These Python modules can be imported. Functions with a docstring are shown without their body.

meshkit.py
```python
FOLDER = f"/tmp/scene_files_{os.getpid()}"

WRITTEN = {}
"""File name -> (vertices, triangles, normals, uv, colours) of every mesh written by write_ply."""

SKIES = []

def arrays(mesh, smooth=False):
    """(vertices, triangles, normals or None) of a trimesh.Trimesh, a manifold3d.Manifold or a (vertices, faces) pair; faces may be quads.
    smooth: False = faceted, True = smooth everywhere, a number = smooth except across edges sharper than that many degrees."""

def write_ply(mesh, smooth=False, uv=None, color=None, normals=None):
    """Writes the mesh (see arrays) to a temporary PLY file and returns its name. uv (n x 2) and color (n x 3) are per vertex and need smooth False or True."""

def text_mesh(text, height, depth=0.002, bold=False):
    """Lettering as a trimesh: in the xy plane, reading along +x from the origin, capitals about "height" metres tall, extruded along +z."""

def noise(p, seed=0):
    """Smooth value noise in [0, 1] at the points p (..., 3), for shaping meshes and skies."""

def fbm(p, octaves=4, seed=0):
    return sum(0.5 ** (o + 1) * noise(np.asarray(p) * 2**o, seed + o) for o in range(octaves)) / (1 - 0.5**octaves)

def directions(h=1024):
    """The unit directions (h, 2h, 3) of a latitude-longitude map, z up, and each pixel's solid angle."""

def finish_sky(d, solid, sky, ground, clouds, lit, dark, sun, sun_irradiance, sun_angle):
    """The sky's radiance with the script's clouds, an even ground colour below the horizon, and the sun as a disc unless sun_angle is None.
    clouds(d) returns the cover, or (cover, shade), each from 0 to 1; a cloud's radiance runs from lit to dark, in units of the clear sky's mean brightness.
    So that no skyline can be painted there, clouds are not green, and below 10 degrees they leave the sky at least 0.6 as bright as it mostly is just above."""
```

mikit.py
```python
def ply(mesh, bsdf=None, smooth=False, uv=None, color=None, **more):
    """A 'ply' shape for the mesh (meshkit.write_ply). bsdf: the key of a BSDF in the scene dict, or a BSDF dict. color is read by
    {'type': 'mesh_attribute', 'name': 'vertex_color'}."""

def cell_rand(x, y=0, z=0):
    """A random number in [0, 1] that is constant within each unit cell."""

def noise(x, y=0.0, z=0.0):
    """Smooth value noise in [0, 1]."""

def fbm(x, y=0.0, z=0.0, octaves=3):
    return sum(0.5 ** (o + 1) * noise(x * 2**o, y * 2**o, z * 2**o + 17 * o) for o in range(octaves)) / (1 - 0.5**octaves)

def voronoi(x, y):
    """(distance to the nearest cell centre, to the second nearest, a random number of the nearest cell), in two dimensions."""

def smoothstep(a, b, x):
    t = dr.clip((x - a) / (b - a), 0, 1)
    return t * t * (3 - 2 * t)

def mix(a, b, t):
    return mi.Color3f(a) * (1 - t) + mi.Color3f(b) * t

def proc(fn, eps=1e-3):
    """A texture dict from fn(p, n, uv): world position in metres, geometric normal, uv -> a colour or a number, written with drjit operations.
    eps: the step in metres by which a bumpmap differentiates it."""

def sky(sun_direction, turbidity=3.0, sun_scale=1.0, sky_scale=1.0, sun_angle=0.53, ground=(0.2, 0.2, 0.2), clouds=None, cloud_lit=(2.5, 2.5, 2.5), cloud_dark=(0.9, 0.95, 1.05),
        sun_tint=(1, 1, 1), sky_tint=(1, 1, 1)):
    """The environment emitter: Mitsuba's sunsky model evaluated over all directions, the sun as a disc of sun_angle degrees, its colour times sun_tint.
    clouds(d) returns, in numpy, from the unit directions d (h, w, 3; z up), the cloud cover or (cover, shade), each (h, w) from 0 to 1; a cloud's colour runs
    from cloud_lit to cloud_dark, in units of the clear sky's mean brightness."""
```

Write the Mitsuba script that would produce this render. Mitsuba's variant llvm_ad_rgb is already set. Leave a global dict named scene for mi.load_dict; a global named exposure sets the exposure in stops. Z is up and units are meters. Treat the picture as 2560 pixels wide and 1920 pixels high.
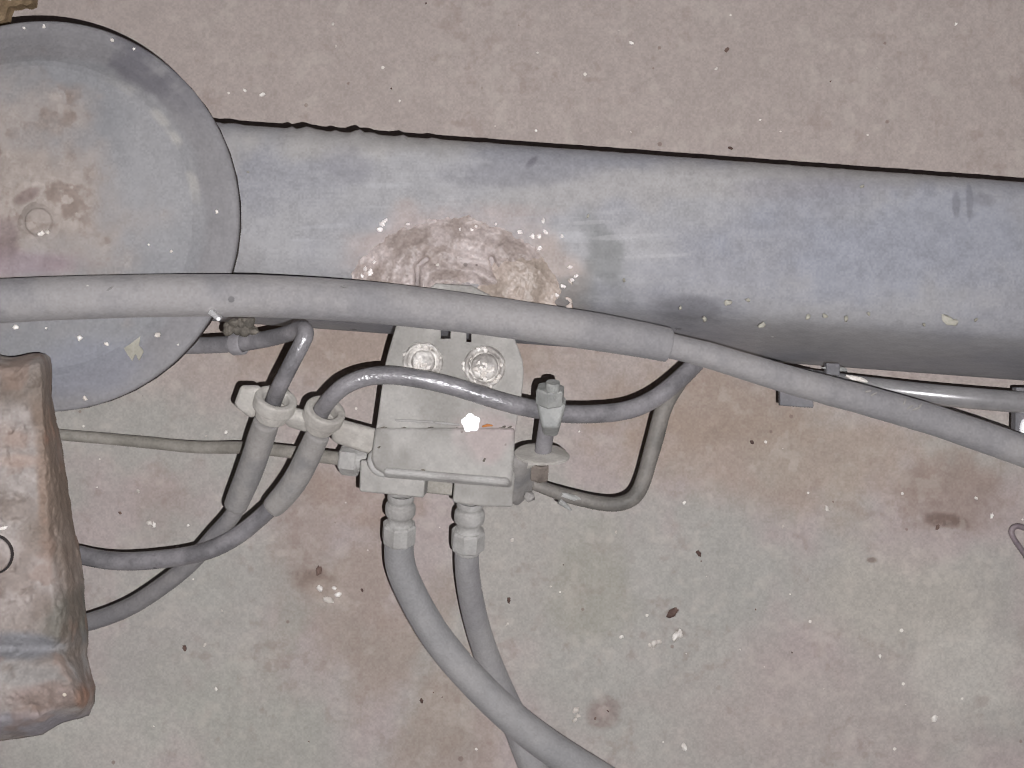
import math, random
import numpy as np, trimesh, mitsuba as mi, drjit as dr
import manifold3d as m3
from shapely.geometry import Polygon
from scipy.interpolate import CubicSpline
import mikit, meshkit
from mikit import noise, fbm, voronoi, cell_rand, smoothstep, mix, proc, ply

T = mi.ScalarTransform4f
rng = np.random.default_rng(7); random.seed(7)
scene, labels = {'type': 'scene'}, {}

# ------------------------------------------------------------------ camera, flash, exposure
CAM_Z, HFOV = 1.4, 34.0
scene['camera'] = {'type': 'perspective', 'fov': HFOV, 'fov_axis': 'x', 'near_clip': 0.02, 'far_clip': 60.0,
                   'to_world': T().look_at(origin=[0, 0, CAM_Z], target=[0, 0, 0], up=[0, 1, 0])}
# the phone's flash, a few centimetres below and to the right of the lens, plus a weak even fill added from all round
scene['flash'] = {'type': 'point', 'position': [0.025, -0.026, CAM_Z], 'intensity': {'type': 'rgb', 'value': [6.15, 6.07, 6.22]}}
scene['ambient'] = {'type': 'constant', 'radiance': {'type': 'rgb', 'value': [0.034, 0.030, 0.032]}}
exposure = 0.0

# ------------------------------------------------------------------ measuring and mesh helpers
F = 1280 / math.tan(math.radians(HFOV / 2))       # the photograph's focal length in its own pixels


def P(x, y, z):
    """A place measured on the photo (pixels of the 2560 x 1920 picture) at height z above the floor, in metres."""
    k = (CAM_Z - z) / F
    return np.array([(x - 1280) * k, (960 - y) * k, z])


def L(px, z):
    return px * (CAM_Z - z) / F


def mesh_of(m):
    v, f, _ = meshkit.arrays(m)
    return trimesh.Trimesh(v, f, process=False)


def cat(*ms):
    return trimesh.util.concatenate([mesh_of(m) for m in ms])


def tube_w(pts, radii, sides=22, lump=0.0, lump_f=60.0, step=0.003, cap=0.0, oval=1.0):
    """A round tube through world points, with flat (or slightly rounded) ends."""
    pts, radii = np.asarray(pts, float), np.asarray(radii, float)
    s = np.r_[0, np.cumsum(np.linalg.norm(np.diff(pts, axis=0), axis=1))]
    n = max(3, int(s[-1] / step))
    t = np.linspace(0, s[-1], n)
    if len(pts) > 2:
        c = CubicSpline(s, pts)(t)
        r = np.interp(t, s, radii)
    else:
        c = np.array([np.interp(t, s, pts[:, k]) for k in range(3)]).T
        r = np.interp(t, s, radii)
    tan = np.gradient(c, axis=0)
    tan /= np.linalg.norm(tan, axis=1, keepdims=True)
    if cap > 0:                                     # rounded shoulders at both ends
        c = np.vstack([c[0], c[0] + tan[0] * cap * .3, c[0] + tan[0] * cap, c[1:-1], c[-1] - tan[-1] * cap, c[-1] - tan[-1] * cap * .3, c[-1]])
        r = np.r_[r[0] - cap, r[0] - cap * .3, r[0], r[1:-1], r[-1], r[-1] - cap * .3, r[-1] - cap]
        tan = np.vstack([tan[0], tan[0], tan[0], tan[1:-1], tan[-1], tan[-1], tan[-1]])
    u = np.cross(tan[0], [0, 0, 1.0])
    if np.linalg.norm(u) < 1e-3:
        u = np.array([1.0, 0, 0])
    u /= np.linalg.norm(u)
    a = np.arange(sides) * 2 * np.pi / sides
    rings = []
    for i in range(len(c)):
        u = u - tan[i] * np.dot(u, tan[i]); u /= np.linalg.norm(u)
        w = np.cross(tan[i], u)
        rings.append(c[i] + r[i] * (np.cos(a)[:, None] * u + oval * np.sin(a)[:, None] * w))
    v = np.array(rings)
    if lump:
        d = v - c[:, None, :]
        h = meshkit.fbm(v.reshape(-1, 3) * lump_f, 3).reshape(v.shape[:2])
        d *= (1 + lump * (h - .5) * 2)[..., None]
        v = c[:, None, :] + d
    N, S = len(c), sides
    v = np.vstack([v.reshape(-1, 3), c[0], c[-1]])
    f = []
    for i in range(N - 1):
        for j in range(S):
            b, k = i * S, (j + 1) % S
            f += [[b + j, b + k, b + S + k], [b + j, b + S + k, b + S + j]]
    for j in range(S):
        k = (j + 1) % S
        f += [[N * S, k, j], [N * S + 1, (N - 1) * S + j, (N - 1) * S + k]]
    return trimesh.Trimesh(v, f, process=False)


def tube(path, **kw):
    """path: (x, y, z, width), x, y and width measured on the photo at height z."""
    return tube_w([P(x, y, z) for x, y, z, w in path], [L(w, z) / 2 for x, y, z, w in path], **kw)


def frame(axis):
    a = np.asarray(axis, float); a /= np.linalg.norm(a)
    u = np.cross(a, [0.13, 0.2, 1.0]); u /= np.linalg.norm(u)
    return u, np.cross(a, u), a


def lathe(profile, origin, axis, n=48, closed=False):
    u, w, a = frame(axis)
    th = np.arange(n) * 2 * np.pi / n
    v = np.array([np.asarray(origin) + r * (np.cos(th)[:, None] * u + np.sin(th)[:, None] * w) + h * a for r, h in profile])
    m, f = len(profile), []
    for i in range(m if closed else m - 1):
        b, c = i * n, ((i + 1) % m) * n
        for j in range(n):
            k = (j + 1) % n
            f += [[b + j, b + k, c + k], [b + j, c + k, c + j]]
    return trimesh.Trimesh(v.reshape(-1, 3), f, process=False)


def ring(ro, ri, h, origin, axis, b=0.0008):
    prof = [(ri, -h / 2 + b), (ri + b, -h / 2), (ro - b, -h / 2), (ro - b * .3, -h / 2 + b * .3), (ro, -h / 2 + b),
            (ro, h / 2 - b), (ro - b * .3, h / 2 - b * .3), (ro - b, h / 2), (ri + b, h / 2), (ri, h / 2 - b)]
    return lathe(prof, origin, axis, closed=True)


def hull(points_radii, seg=14):
    return m3.Manifold.batch_hull([m3.Manifold.sphere(float(r), seg).translate([float(c) for c in p]) for p, r in points_radii])


def slab(poly, z0, z1, b, seg=12):
    """A convex outline measured on the photo (its face at height z1) made z0..z1 thick, edges rounded by b."""
    pg = Polygon([P(x, y, z1)[:2] for x, y in poly]).convex_hull.buffer(-b)
    pts = list(pg.exterior.coords)[:-1]
    return hull([((x, y, z), b) for x, y in pts for z in (z0 + b, z1 - b)], seg)


def hexnut(r, h, origin, axis, turn=0.0, sides=6):
    u, w, a = frame(axis)
    pts = []
    for hh, rr in ((-h / 2, .9), (-h / 2 + h * .1, 1), (h / 2 - h * .1, 1), (h / 2, .9)):
        for j in range(sides):
            t = turn + j * 2 * np.pi / sides
            pts.append(np.asarray(origin) + rr * r * (math.cos(t) * u + math.sin(t) * w) + hh * a)
    return m3.Manifold.hull_points(np.array(pts))


def chip(center, sx, sy, sz, seed, rot=0.0, n=1):
    """A small broken crumb or flake."""
    r = np.random.default_rng(seed)
    m = trimesh.creation.icosphere(subdivisions=n, radius=1.0)
    v = m.vertices * (1 + .55 * (r.random((len(m.vertices), 1)) - .5)) + .12 * r.standard_normal((len(m.vertices), 3))
    v *= [sx, sy, sz]
    c, s = math.cos(rot), math.sin(rot)
    v = v @ np.array([[c, s, 0], [-s, c, 0], [0, 0, 1]])
    return trimesh.Trimesh(v + np.asarray(center), m.faces, process=False)


def add(key, mesh, bsdf, smooth=40):
    base, i = key, 0
    while key in scene:
        i += 1; key = f'{base}_{i:03d}'
    scene[key] = ply(mesh, bsdf, smooth=smooth)
    return key


def lab(key, text=None, category=None, **more):
    labels[key] = {**({'label': text} if text else {}), **({'category': category} if category else {}), **more}


# ------------------------------------------------------------------ materials
def lin(r, g, b):
    c = np.array([r, g, b]) / 255.0
    return tuple(float(v) for v in np.where(c <= .04045, c / 12.92, ((c + .055) / 1.055) ** 2.4))


def specks(p, f, density, size):
    """Soft dots scattered in space: 1 inside a dot."""
    q = [p.x * f, p.y * f, p.z * f]
    i = [dr.floor(v) for v in q]
    d2 = mi.Float(0)
    for k in range(3):
        d2 += dr.square(q[k] - i[k] - .3 - .4 * cell_rand(i[0] + 31 * k, i[1] + 7, i[2] + 3))
    on = dr.select(cell_rand(i[0], i[1] + 91, i[2]) < density, 1.0, 0.0)
    rad = size * (.4 + .8 * cell_rand(i[0] + 5, i[1], i[2] + 77))
    return on * (1 - smoothstep(.7, 1.0, dr.sqrt(d2) / rad))


def blob(p, x, y, z, rx, ry, wob, rot=0.0):
    """A stain with a ragged edge centred at a place measured on the photo."""
    c = P(x, y, z)
    dx, dy = p.x - float(c[0]), p.y - float(c[1])
    cr, sr = math.cos(rot), math.sin(rot)
    ex, ey = (dx * cr - dy * sr) / L(rx, z), (dx * sr + dy * cr) / L(ry, z)
    return 1 - smoothstep(.45, 1.15, dr.sqrt(dr.square(ex) + dr.square(ey)) + wob)


# paint and dust tones measured against the photo
GAIN = {'hose_mat': .92, 'pipe_mat': .80,  'sleeve_mat': .78, 'fitting_mat': .78, 'lower_hose_mat': 1.06, 'dark_hose_mat': 1.05, 'under_hose_mat': .98, 'olive_pipe_mat': .74, 'washer_mat': .95, 'rust_mat': .84, 'valve_mat': .80, 'clip_mat': .88, 'stud_mat': .80, 'grey_strap_mat': .85,
        'weld_mat': 1.02, 'weld_tan_mat': 1.05, 'disc_mat': .85, 'axle_mat': .97}


def mat(key, fn, rough=.75, spec=.25, bump=None, bump_scale=.0006, eps=4e-4, **more):
    k = GAIN.get(key, 1.0)
    if callable(fn) and k != 1.0:
        fn = (lambda f: lambda p, n, uv: f(p, n, uv) * k)(fn)
    b = {'type': 'principled', 'base_color': proc(fn) if callable(fn) else {'type': 'rgb', 'value': list(map(float, fn))},
         'roughness': rough, 'specular': spec, **more}
    if bump:
        b = {'type': 'bumpmap', 'arbitrary': proc(bump, eps=eps), 'scale': bump_scale, 'bsdf': b}
    scene[key] = {'type': 'twosided', 'bsdf': b}


def dusty(a, b, f=40.0, grain=.10, white=.05, dark=.05, wf=110.0, streak=None):
    half = tuple(.5 * v for v in a)

    def fn(p, n, uv):
        t = fbm(p.x * f, p.y * f, p.z * f, 4)
        c = mix(a, b, smoothstep(.32, .68, t))
        c = c * (1 + grain * 2 * (noise(p.x * 750, p.y * 750, p.z * 750) - .5) + grain * 1.6 * (fbm(p.x * 190, p.y * 190, p.z * 190, 2) - .5))
        if white:
            c = mix(c, lin(205, 200, 192), .8 * specks(p, wf, white, .22))
        if dark:
            c = mix(c, half, .7 * specks(p + .31, wf * .8, dark, .24))
        return c
    return fn


def fine_bump(f1=420.0, f2=1100.0):
    return lambda p, n, uv: .65 * fbm(p.x * f1, p.y * f1, p.z * f1, 2) + .35 * noise(p.x * f2, p.y * f2, p.z * f2)


BUMP = fine_bump()
FL = .98


def floor_fn(p, n, uv):
    x, y = p.x, p.y
    w1 = fbm(x * 9, y * 9, 1.5, 4)
    w2 = fbm(x * 23 + 5, y * 23, 4.5, 4)
    wob = .9 * (w2 - .5) + .5 * (fbm(x * 60, y * 60, 8.0, 3) - .5)
    tan, green, pink = lin(167, 156, 150), lin(162, 159, 153), lin(167, 156, 153)
    lower = smoothstep(-.02, .07, -y + .10 * (w1 - .5))                     # the oily half of the slab
    g = smoothstep(.40, .58, w1)
    c = mix(tan, mix(pink, green, g), lower * .85)
    for (bx, by, rx, ry, col, k, rot) in STAINS:
        c = mix(c, col, k * blob(p, bx, by, 0.0, rx, ry, wob, rot))
    mott = fbm(x * 95, y * 95, 2.0, 3)
    c = c * (1 + .12 * (w2 - .5) + .11 * (mott - .5))
    c = c * (1 + .17 * (noise(x * 720, y * 720, 3.0) - .5) + .10 * (noise(x * 330 + 40, y * 330, 5.0) - .5))
    pp = mi.Point3f(x, y, 0.0 * x + .004)
    c = mix(c, lin(116, 98, 90), .6 * specks(pp, 62.0, .10, .15))
    c = mix(c, lin(132, 113, 105), 0.30 * smoothstep(.54, .80, fbm(x * 110 + 9, y * 110, 6.0, 4)) * smoothstep(.42, .62, w2))
    c = mix(c, lin(190, 182, 173), 0.28 * smoothstep(.56, .82, fbm(x * 85, y * 85 + 3, 9.0, 4)))
    c = mix(c, lin(225, 220, 214), .9 * specks(pp + mi.Point3f(.37, .11, 0), 58.0, .018, .11))
    c = mix(c, lin(226, 221, 214), .8 * specks(pp + mi.Point3f(.17, .71, 0.001), 140.0, .012, .22))
    return c * FL


_b, _g, _r = lin(151, 136, 126), lin(161, 159, 153), lin(155, 143, 137)
STAINS = [(2000, 1160, 560, 150, lin(160, 144, 131), .7, .1), (2380, 1230, 210, 110, lin(143, 127, 119), .7, .1), (2360, 1300, 60, 22, lin(112, 94, 86), .8, .2),
          (1700, 1450, 330, 260, _g, .8, 0), (1500, 1700, 260, 220, _g, .55, .3), (1480, 1480, 130, 180, lin(152, 149, 138), .6, 0),
          (760, 1360, 100, 280, _b, .55, .2), (890, 1480, 105, 260, lin(151, 136, 125), .62, .45), (985, 1620, 95, 240, lin(150, 134, 123), .62, .6), (1100, 1770, 90, 220, lin(150, 134, 123), .62, .55), (1180, 1890, 90, 160, _b, .55, .5), (700, 1600, 60, 160, _b, .4, .3),
          (400, 1260, 95, 150, _r, .7, -.1), (740, 1330, 90, 210, _r, .55, .15), (900, 1240, 160, 80, lin(150, 130, 118), .5, .2),
          (470, 1560, 330, 330, _g, .7, 0), (330, 1080, 330, 130, _g, .75, .15), (300, 1850, 300, 120, lin(176, 174, 166), .6, 0), (620, 1760, 260, 240, lin(160, 159, 150), .5, 0),
          (2060, 1780, 420, 220, lin(167, 156, 151), .6, 0), (2250, 1500, 250, 160, lin(174, 168, 158), .5, 0), (2420, 1690, 180, 130, lin(182, 178, 170), .6, 0),
          (1760, 1010, 320, 120, lin(153, 137, 125), .8, 0), (1000, 870, 560, 110, lin(155, 139, 128), .75, 0), (780, 1450, 60, 40, lin(122, 104, 94), .7, .4), (812, 1480, 60, 30, lin(186, 174, 164), .4, .4),
          (1680, 1530, 22, 12, lin(92, 74, 70), .9, -.2), (1505, 1785, 46, 44, lin(126, 108, 103), .6, 0), (1508, 1778, 18, 16, lin(166, 152, 146), .7, 0), (1700, 1580, 30, 12, lin(120, 105, 98), .5, .5), (2180, 1400, 16, 9, lin(110, 94, 86), .7, 0)]
mat('floor_mat', floor_fn, rough=.95, spec=.15, bump=lambda p, n, uv: .5 * fbm(p.x * 260, p.y * 260, 1.0, 3) + .5 * noise(p.x * 800, p.y * 800, 2.0), bump_scale=.0009)


def axle_fn(p, n, uv):
    x, y, z = p.x, p.y, p.z
    w = fbm(x * 14, y * 30, z * 14, 4)
    wob = 1.1 * (fbm(x * 40, y * 40, z * 40 + 2, 4) - .5)
    c = mix(lin(138, 138, 143), lin(150, 149, 150), smoothstep(.3, .7, w))
    s = fbm(x * 22, y * 260, z * 40, 3)                                      # wiped streaks along the beam
    c = mix(c, lin(168, 168, 170), .42 * smoothstep(.54, .76, s) * (1 - smoothstep(.05, .16, dr.abs(x + .02))))
    for (bx, by, rx, ry, col, k, rot) in AXLE_STAINS:
        c = mix(c, col, k * blob(p, bx, by, 0.2, rx, ry, wob, rot))
    c = c * (1 + .20 * (noise(x * 760, y * 760, z * 760) - .5) + .22 * (fbm(x * 140, y * 140, z * 140, 2) - .5))
    c = mix(c, lin(200, 198, 194), .8 * specks(p, 75.0, .02, .12))
    c = mix(c, lin(96, 94, 96), .6 * specks(p + .4, 60.0, .06, .2))
    return c * .90


AXLE_STAINS = [(1000, 330, 600, 75, lin(154, 151, 148), .85, -.075), (1900, 440, 900, 60, lin(152, 149, 147), .8, -.075), (1300, 430, 210, 45, lin(126, 125, 129), .7, -.05), (860, 420, 90, 50, lin(128, 127, 132), .6, 0),
               (2050, 470, 260, 40, lin(130, 128, 133), .6, 0), (2250, 620, 420, 150, lin(138, 140, 148), .8, 0),
               (1120, 630, 270, 120, lin(160, 148, 144), .85, 0), (1370, 690, 110, 110, lin(156, 144, 137), .85, 0), (1510, 650, 55, 130, lin(112, 113, 112), .75, -.45), (1440, 730, 90, 40, lin(118, 119, 118), .6, 0), (1740, 770, 120, 40, lin(98, 97, 100), .6, 0),
               (620, 640, 60, 70, lin(140, 138, 138), .5, 0), (1330, 405, 24, 10, lin(100, 98, 104), .7, -.8), (2390, 512, 10, 34, lin(112, 112, 118), .7, 0), (2424, 505, 9, 44, lin(112, 112, 118), .7, 0), (2460, 500, 30, 16, lin(120, 119, 124), .6, 0),
               (1560, 592, 130, 7, lin(172, 171, 172), .35, -.05), (1480, 556, 90, 6, lin(170, 169, 170), .32, -.05), (810, 566, 90, 7, lin(168, 168, 172), .32, -.05), (1640, 640, 90, 6, lin(170, 169, 170), .32, -.05), (760, 600, 60, 5, lin(168, 168, 172), .32, 0)]
mat('axle_mat', axle_fn, rough=.45, spec=.13, bump=BUMP, bump_scale=.0003)


def disc_fn(p, n, uv):
    x, y, z = p.x, p.y, p.z
    c0 = P(109, 541, .235)
    r = dr.sqrt(dr.square(x - float(c0[0])) + dr.square(y - float(c0[1])))
    w = fbm(x * 16, y * 16, z * 16 + 3, 4)
    wob = 1.0 * (fbm(x * 30, y * 30, 3.0, 4) - .5)
    c = mix(lin(139, 139, 141), lin(152, 151, 152), smoothstep(.3, .7, w))
    rim = smoothstep(.108, .116, r + .010 * (fbm(x * 50, y * 50, 1.0, 3) - .5))
    c = mix(c, lin(134, 131, 132), rim * .7)
    c = mix(c, lin(104, 102, 108), rim * .75 * smoothstep(.46, .62, fbm(x * 34 + 3, y * 34, 2.0, 4)) * smoothstep(.05, .1, y - float(c0[1])))
    crease_glint = smoothstep(.1015, .1045, r) * (1 - smoothstep(.1075, .111, r)) * smoothstep(.03, .09, x - float(c0[0])) * smoothstep(-.005, .03, y - float(c0[1]))  # painted highlight: the arc where the crease catches the light
    c = mix(c, lin(190, 186, 178), .5 * crease_glint * smoothstep(.35, .6, fbm(x * 70, y * 70, 4.0, 3)))
    c = mix(c, lin(167, 156, 148), .95 * blob(p, 60, 510, .235, 300, 300, wob))
    c = mix(c, lin(136, 121, 112), .8 * blob(p, 60, 490, .235, 260, 270, wob * 2) * smoothstep(.48, .64, fbm(x * 75, y * 75, 6.0, 4)))
    c = mix(c, lin(186, 176, 168), .6 * blob(p, 80, 520, .235, 230, 230, wob * 2) * smoothstep(.52, .66, fbm(x * 110 + 4, y * 110, 2.0, 4)))
    c = mix(c, lin(150, 135, 142), .7 * blob(p, 70, 660, .235, 170, 55, wob))
    c = mix(c, lin(128, 112, 112), .7 * blob(p, 20, 600, .235, 55, 60, wob))
    c = mix(c, lin(120, 102, 98), .7 * blob(p, 75, 490, .235, 40, 16, wob, -.5))
    c = mix(c, lin(136, 138, 148), .55 * blob(p, 230, 920, .225, 150, 80, wob))
    c = c * (1 + .20 * (noise(x * 760, y * 760, z * 760) - .5) + .18 * (fbm(x * 150, y * 150, z * 150, 2) - .5))
    c = mix(c, lin(215, 213, 208), .85 * specks(p, 70.0, .03, .10))
    return c * .87


mat('disc_mat', disc_fn, rough=.6, spec=.2, bump=BUMP, bump_scale=.0004)
mat('hose_mat', dusty(lin(134, 132, 133), lin(147, 144, 143), 30, .09, .015, .012, 110), rough=.95, spec=.25, bump=BUMP, bump_scale=.0006)
mat('lower_hose_mat', dusty(lin(134, 133, 133), lin(145, 143, 142), 26, .09, .012, .012, 110), rough=.95, spec=.22, bump=BUMP, bump_scale=.0005)
mat('dark_hose_mat', dusty(lin(110, 108, 109), lin(124, 121, 120), 30, .10, .012, .015, 110), rough=.95, spec=.22, bump=BUMP, bump_scale=.0005)
mat('under_hose_mat', dusty(lin(136, 134, 135), lin(150, 148, 147), 26, .09, .012, .012, 110), rough=.95, spec=.2, bump=BUMP, bump_scale=.0005)
mat('pipe_mat', dusty(lin(112, 110, 112), lin(140, 137, 139), 55, .12, .03, .05, 120), rough=.33, spec=.75, bump=BUMP, bump_scale=.0006)
mat('sleeve_mat', dusty(lin(138, 136, 135), lin(158, 154, 150), 42, .09, .02, .05, 90), rough=.95, spec=.25, bump=BUMP, bump_scale=.0006)
mat('olive_pipe_mat', dusty(lin(110, 107, 102), lin(138, 133, 127), 48, .12, .03, .06, 120), rough=.6, spec=.35, bump=BUMP, bump_scale=.0007)
mat('rod_mat', dusty(lin(132, 128, 120), lin(158, 153, 145), 30, .12, .03, .04, 120), rough=.7, spec=.3, bump=BUMP, bump_scale=.0006)
mat('tab_mat', dusty(lin(98, 97, 100), lin(116, 114, 116), 40, .12, .02, .04, 100), rough=.6, spec=.2, bump=BUMP, bump_scale=.0005)
mat('steel_pipe_mat', dusty(lin(118, 117, 118), lin(140, 138, 138), 26, .07, .01, .03, 120), rough=.27, spec=.9, bump=BUMP, bump_scale=.00004, metallic=.2)


def valve_fn(p, n, uv):
    x, y, z = p.x, p.y, p.z
    w = fbm(x * 38, y * 38, z * 38, 4)
    wob = 1.0 * (fbm(x * 60, y * 60, z * 60, 3) - .5)
    c = mix(lin(154, 151, 146), lin(175, 172, 167), smoothstep(.3, .7, w))
    c = mix(c, lin(176, 163, 160), .8 * blob(p, 1215, 1095, .185, 95, 75, wob))
    c = c * (1 + .20 * (noise(x * 760, y * 760, z * 760) - .5) + .22 * (fbm(x * 170, y * 170, z * 170, 2) - .5))
    c = mix(c, lin(205, 200, 192), .7 * specks(p, 110.0, .03, .2))
    c = mix(c, lin(120, 112, 106), .6 * specks(p + .3, 100.0, .035, .2))
    return c


mat('valve_mat', valve_fn, rough=.9, spec=.15, bump=lambda p, n, uv: fbm(p.x * 240, p.y * 240, p.z * 240, 3), bump_scale=.0016)
mat('fitting_mat', dusty(lin(166, 163, 159), lin(182, 180, 176), 50, .09, .04, .05, 120), rough=.8, spec=.3, bump=BUMP, bump_scale=.0009)
mat('clip_mat', dusty(lin(166, 161, 154), lin(184, 180, 173), 45, .09, .03, .04, 100), rough=.9, spec=.3, bump=BUMP, bump_scale=.0007)
mat('stud_mat', dusty(lin(140, 141, 138), lin(162, 162, 158), 55, .10, .03, .05, 120), rough=.55, spec=.4, bump=BUMP, bump_scale=.0007)
mat('grey_strap_mat', dusty(lin(134, 131, 133), lin(152, 149, 151), 50, .10, .03, .03, 100), rough=.6, spec=.35, bump=BUMP, bump_scale=.0006)
mat('brown_nut_mat', dusty(lin(92, 84, 78), lin(122, 113, 106), 70, .14, .04, .06, 140), rough=.7, spec=.3, bump=BUMP, bump_scale=.001)
mat('washer_mat', dusty(lin(150, 145, 140), lin(206, 202, 196), 120, .16, .10, .07, 200), rough=.55, spec=.4, bump=lambda p, n, uv: fbm(p.x * 350, p.y * 350, p.z * 350, 3), bump_scale=.0022)
mat('weld_mat', dusty(lin(136, 124, 118), lin(162, 151, 147), 75, .18, .05, .05, 160), rough=.48, spec=.4, bump=lambda p, n, uv: fbm(p.x * 170, p.y * 170, p.z * 170, 3), bump_scale=.0020, eps=5e-4)
mat('weld_tan_mat', dusty(lin(136, 124, 114), lin(158, 145, 136), 60, .14, .04, .06, 160), rough=.5, spec=.5, bump=lambda p, n, uv: fbm(p.x * 170, p.y * 170, p.z * 170, 3), bump_scale=.0018, eps=5e-4)


def rust_fn(p, n, uv):
    x, y, z = p.x, p.y, p.z
    w = fbm(x * 26, y * 26, z * 26 + 7, 4)
    wob = 1.0 * (fbm(x * 40, y * 40, z * 20, 4) - .5)
    c = mix(lin(138, 129, 123), lin(158, 150, 145), smoothstep(.35, .65, w))
    for (bx, by, rx, ry, col, k, rot) in RUST_STAINS:
        c = mix(c, col, k * blob(p, bx, by, .28, rx, ry, wob, rot))
    c = mix(c, lin(112, 98, 88), .45 * smoothstep(.50, .66, fbm(x * 48 + 11, y * 48, z * 48, 4)))
    c = c * (1 + .34 * (fbm(x * 110, y * 110, z * 110, 4) - .5) + .26 * (noise(x * 700, y * 700, z * 700) - .5))
    c = mix(c, lin(138, 114, 101), .40 * smoothstep(.58, .74, fbm(x * 55 + 2, y * 55, z * 55, 3)))
    c = mix(c, lin(215, 205, 190), .8 * specks(p, 80.0, .05, .16))
    return c


RUST_STAINS = [(112, 1010, 34, 120, lin(122, 104, 90), .8, 0), (122, 1250, 26, 170, lin(130, 108, 92), .75, -.06), (60, 1150, 70, 24, lin(172, 150, 138), .6, 0), (90, 1340, 40, 60, lin(128, 116, 106), .6, 0), (60, 960, 170, 80, lin(122, 112, 104), .8, 0), (30, 1090, 90, 50, lin(158, 144, 136), .7, 0), (150, 1130, 45, 200, lin(122, 106, 94), .85, -.1), (146, 1078, 26, 60, lin(150, 98, 72), .75, 0), (176, 1240, 16, 150, lin(104, 82, 70), .7, -.1),
               (160, 1330, 40, 190, lin(124, 110, 99), .85, -.1), (50, 1440, 110, 110, lin(162, 152, 147), .7, 0), (180, 1560, 85, 90, lin(104, 101, 93), .85, 0), (60, 1610, 130, 40, lin(124, 125, 129), .85, 0),
               (60, 1680, 190, 40, lin(142, 139, 136), .7, 0), (120, 1730, 130, 40, lin(142, 124, 118), .7, 0), (225, 1745, 25, 60, lin(148, 108, 86), .7, 0), (60, 1810, 190, 45, lin(132, 129, 134), .8, 0)]
mat('rust_mat', rust_fn, rough=.7, spec=.3, bump=lambda p, n, uv: fbm(p.x * 210, p.y * 210, p.z * 210, 4), bump_scale=.0015)
mat('brown_rust_mat', dusty(lin(98, 82, 62), lin(134, 114, 90), 40, .2, .03, .08, 80), rough=.75, spec=.25, bump=BUMP, bump_scale=.0015)
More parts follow.
